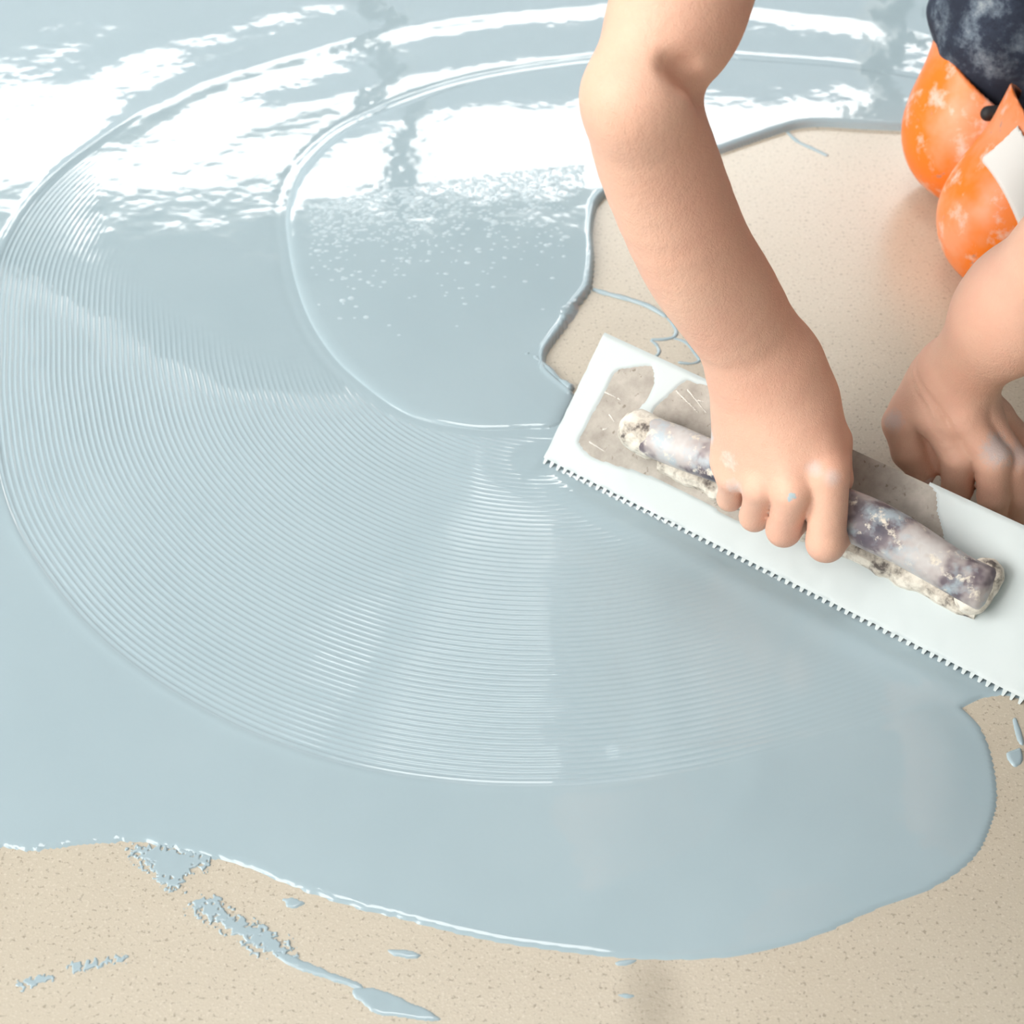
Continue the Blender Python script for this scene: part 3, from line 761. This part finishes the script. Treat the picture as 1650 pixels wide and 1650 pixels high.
tfr = lambda a, b, hh: TA+a[:, None]*TU+b[:, None]*TV+(hh[:, None]+.0001)*TW
o = patch('wet_coat', coat_region, tfr, .0018, .0009, M_BCOAT, trowel, .0010, 120, .002, (-.0005, -.001), (BLADE_L+.0005, BLADE_W+.0005))
o['label'] = 'pale blue wet coating clinging to the blade'
# splatter scratches on the bare steel
M_SPLAT = plain('pale_splatter', (.82, .79, .73), .4)
SPL = [((1090, 630), (1125, 665)), ((1108, 628), (1138, 665)), ((975, 632), (992, 640)), ((982, 668), (990, 680)), ((972, 692), (980, 690)), ((950, 712), (975, 728)), ((1125, 645), (1136, 648)), ((996, 642), (1000, 645))]
for p, q in SPL:
    a, b = Q(*p, .0002), Q(*q, .0002)
    mesh_sdf('splatter', Cone(a, b, .0009, .0006, TW, .35), np.minimum(a, b)-.003, np.maximum(a, b)+.003, .0005, M_SPLAT, trowel)
# mounting bar with dried crust
NB = 90
us = np.linspace(.068, .352, NB); V = []; F = []
for k, u_ in enumerate(us):
    c0 = .0285+.0035*(vnoise(np.array([u_*130.]), np.array([3.]))[0]-.3)+(.006 if u_ < .09 else 0)+.004*sstep(.09, .35, u_); c1 = .052
    hh = .0085+.002*(vnoise(np.array([u_*160.]), np.array([9.]))[0]-.5)
    for (v_, w_) in ((c0-.0015, .0006), (c0, hh*.6), (c0+.004, hh), (c1, hh), (c1+.012, .0006)): V.append(TL(u_, v_, w_))
for k in range(NB-1):
    for r_ in range(4): F.append((k*5+r_, (k+1)*5+r_, (k+1)*5+r_+1, k*5+r_+1))
F += [(0, 1, 2, 3, 4), tuple((NB-1)*5+r_ for r_ in (4, 3, 2, 1, 0))]
mesh_py('mounting_bar', V, F, M_CRUST, trowel)['label'] = 'mounting bar caked with cream crust'
# handle: rounded grip, down on the bar at both ends, arched over the fingers between
HS = [(.062, .0490, .004, .010, .018), (.066, .0492, .010, .008, .026), (.080, .0500, .0145, .006, .034), (.100, .0515, .0155, .006, .038), (.125, .0530, .0150, .012, .040), (.150, .0555, .0150, .018, .043),
      (.185, .0580, .0155, .020, .046), (.225, .0600, .0165, .019, .047), (.250, .0610, .0178, .014, .047), (.268, .0612, .0180, .007, .047), (.290, .0605, .0170, .006, .044), (.315, .0580, .0158, .006, .038), (.335, .0560, .0152, .006, .033), (.350, .0555, .0160, .006, .029), (.355, .0552, .0150, .007, .024), (.357, .0550, .011, .009, .019)]
HSs = catmull(HS, 5); V = []; F = []; NS = 24
for u_, v_, hw, w0, w1 in HSs:
    wc = (w0+w1)/2; hh = (w1-w0)/2
    for a in range(NS):
        th = 2*math.pi*a/NS; c, s = math.cos(th), math.sin(th)
        ex = .75 if s > 0 else .45
        V.append(TL(u_, v_+hw*math.copysign(abs(c)**(.85 if s > 0 else .5), c), wc+hh*math.copysign(abs(s)**ex, s)))
for k in range(len(HSs)-1):
    for a in range(NS): F.append((k*NS+a, k*NS+(a+1) % NS, (k+1)*NS+(a+1) % NS, (k+1)*NS+a))
F += [tuple(range(NS))[::-1], tuple((len(HSs)-1)*NS+a for a in range(NS))]
o = mesh_py('handle', V, F, M_HANDLE, trowel, True); o['label'] = 'worn paint-stained handle'
# cream caps of dried material at both handle ends
for uu, vv, ww, r, dv_ in ((.078, .050, .020, .0160, 0), (.346, .0555, .012, .0125, .009)):
    c_ = TL(uu, vv, ww)
    node = Grow(Cone(c_-TU*(.008 if not dv_ else 0)-TV*dv_, c_+TU*(.006 if not dv_ else .002)+TV*dv_, r, r*.98, TW, .95), 0, lambda p: .0005*np.sin(p[:, 0]*500)*np.sin(p[:, 1]*410+p[:, 2]*300))
    b = mesh_sdf('dried_cap', node, c_-.035, c_+.035, .0014, M_CRUST, trowel)

# ------------------------------------------------------------------ smears, chips and trails on the bare floor
def floor_frame(a, b, hh): return np.c_[a, b, hh]
def smear(label, px, thick=.0008, rag=.003, scale=180, cell=.0009, rimw=.0025, group=None, cat='paint smear', name='paint_smear'):
    poly = catmull(P2(px), 3, True); lo_, hi_ = poly.min(0)-.004, poly.max(0)+.004
    cen = poly.mean(0)
    o = patch(name, lambda Xp: sdf_poly(Xp, poly), floor_frame, cell, thick, M_COAT, None, rag, scale, rimw, lo_, hi_, loc=(cen[0], cen[1], 0))
    if o: tag(o, label, cat, group)
smear('ragged blue smear reaching out from the coating edge onto the sanded floor', [(205, 1368), (260, 1362), (325, 1372), (335, 1392), (300, 1410), (292, 1436), (262, 1420), (232, 1392)], rag=.011, scale=480, cell=.0006, rimw=.0015)
smear('long broken blue brush smear with a rough tail on the bare floor', [(305, 1462), (345, 1450), (380, 1476), (452, 1512), (470, 1540), (430, 1538), (380, 1508), (330, 1480)], rag=.011, scale=480, cell=.0006, rimw=.0015)
smear('thin blue streak between the two broad smears', [(440, 1532), (475, 1542), (530, 1566), (582, 1586), (578, 1594), (520, 1576), (460, 1552)], rag=.0012)
smear('broad two-tongued blue smear on the sanded floor', [(568, 1596), (600, 1592), (640, 1606), (702, 1634), (706, 1646), (650, 1640), (610, 1634), (580, 1614)], rag=.0015)
smear('small pale blue dab beside the broad smear', [(626, 1530), (660, 1532), (680, 1540), (660, 1545), (632, 1538)], rag=.001)
smear('speckled blue dab below the smooth coating edge', [(458, 1448), (480, 1446), (494, 1455), (480, 1464), (462, 1460)], rag=.0035)
smear('faint dotted blue drag mark crossing the sanded floor', [(112, 1556), (150, 1548), (198, 1540), (196, 1548), (150, 1560), (118, 1564)], rag=.007, scale=420, cell=.0006, rimw=.0012, thick=.0005)
smear('short faint blue drag mark in line with the dotted one', [(30, 1584), (60, 1576), (86, 1570), (84, 1578), (60, 1586), (36, 1590)], rag=.006, scale=420, cell=.0006, rimw=.0012, thick=.0005)
smear('small blue fleck on a stained floor patch', [(995, 1603), (1012, 1601), (1024, 1605), (1010, 1609)], rag=.0004)
smear('tiny blue fleck touching the front coating edge', [(992, 1551), (1008, 1547), (1026, 1547), (1014, 1555), (996, 1556)], rag=.0006)
smear('angular blue chip on bare floor below the trowel end', [(1622, 1214), (1634, 1208), (1646, 1206), (1648, 1226), (1636, 1236), (1626, 1228)], thick=.0012, rag=.0006)
smear('narrow blue drip on bare floor above the angular chip', [(1632, 1160), (1638, 1158), (1646, 1180), (1650, 1200), (1642, 1198), (1636, 1182)], thick=.001, rag=.0004)
def trail(label, px, r, zr=.6):
    pts = catmull(np.array([P(*p) for p in px]), 6)
    rr = r*(.8+.4*vnoise(np.arange(len(pts))*.7, np.zeros(len(pts))))
    V = []; F = []; N8 = 8
    for k, p in enumerate(pts):
        d = pts[min(k+1, len(pts)-1)]-pts[max(k-1, 0)]; d /= np.linalg.norm(d); sd_ = np.array([-d[1], d[0], 0])
        q = rr[k]*(1 if 0 < k < len(pts)-1 else .15)
        for a in range(N8):
            th = 2*math.pi*a/N8; V.append(p+sd_*q*math.cos(th)+np.array([0, 0, q*zr*math.sin(th)]))
    for k in range(len(pts)-1):
        for a in range(N8): F.append((k*N8+a, k*N8+(a+1) % N8, (k+1)*N8+(a+1) % N8, (k+1)*N8+a))
    F += [tuple(range(N8))[::-1], tuple((len(pts)-1)*N8+a for a in range(N8))]
    cen = pts.mean(0)
    o = mesh_py('paint_trail', [v-cen for v in V], F, M_COAT, None, True); o.location = cen
    tag(o, label, 'paint trail')
trail('thin bead of coating running from the pool corner towards the trowel hand', [(954, 466), (975, 473), (1010, 482), (1045, 494), (1075, 512)], .0024, .8)
trail('curled thin bead of coating beside the trowel blade', [(1075, 512), (1088, 528), (1087, 542), (1070, 547), (1048, 547)], .0017)
trail('faint looped bead of coating along the top of the blade', [(1085, 545), (1105, 552), (1122, 572), (1126, 582), (1112, 586), (1092, 584)], .0014)
trail('short wavy bead of coating close to the blade corner', [(1048, 548), (1058, 556), (1062, 568), (1054, 576)], .0014)
trail('thin line of coating trailing off the pool across pale floor', [(1268, 212), (1285, 228), (1310, 240), (1335, 252)], .0019)
trail('bright raised lip of coating hooked round the pool corner', [(836, 584), (852, 578), (868, 588), (884, 602), (902, 618), (922, 632)], .0042, 1.4)
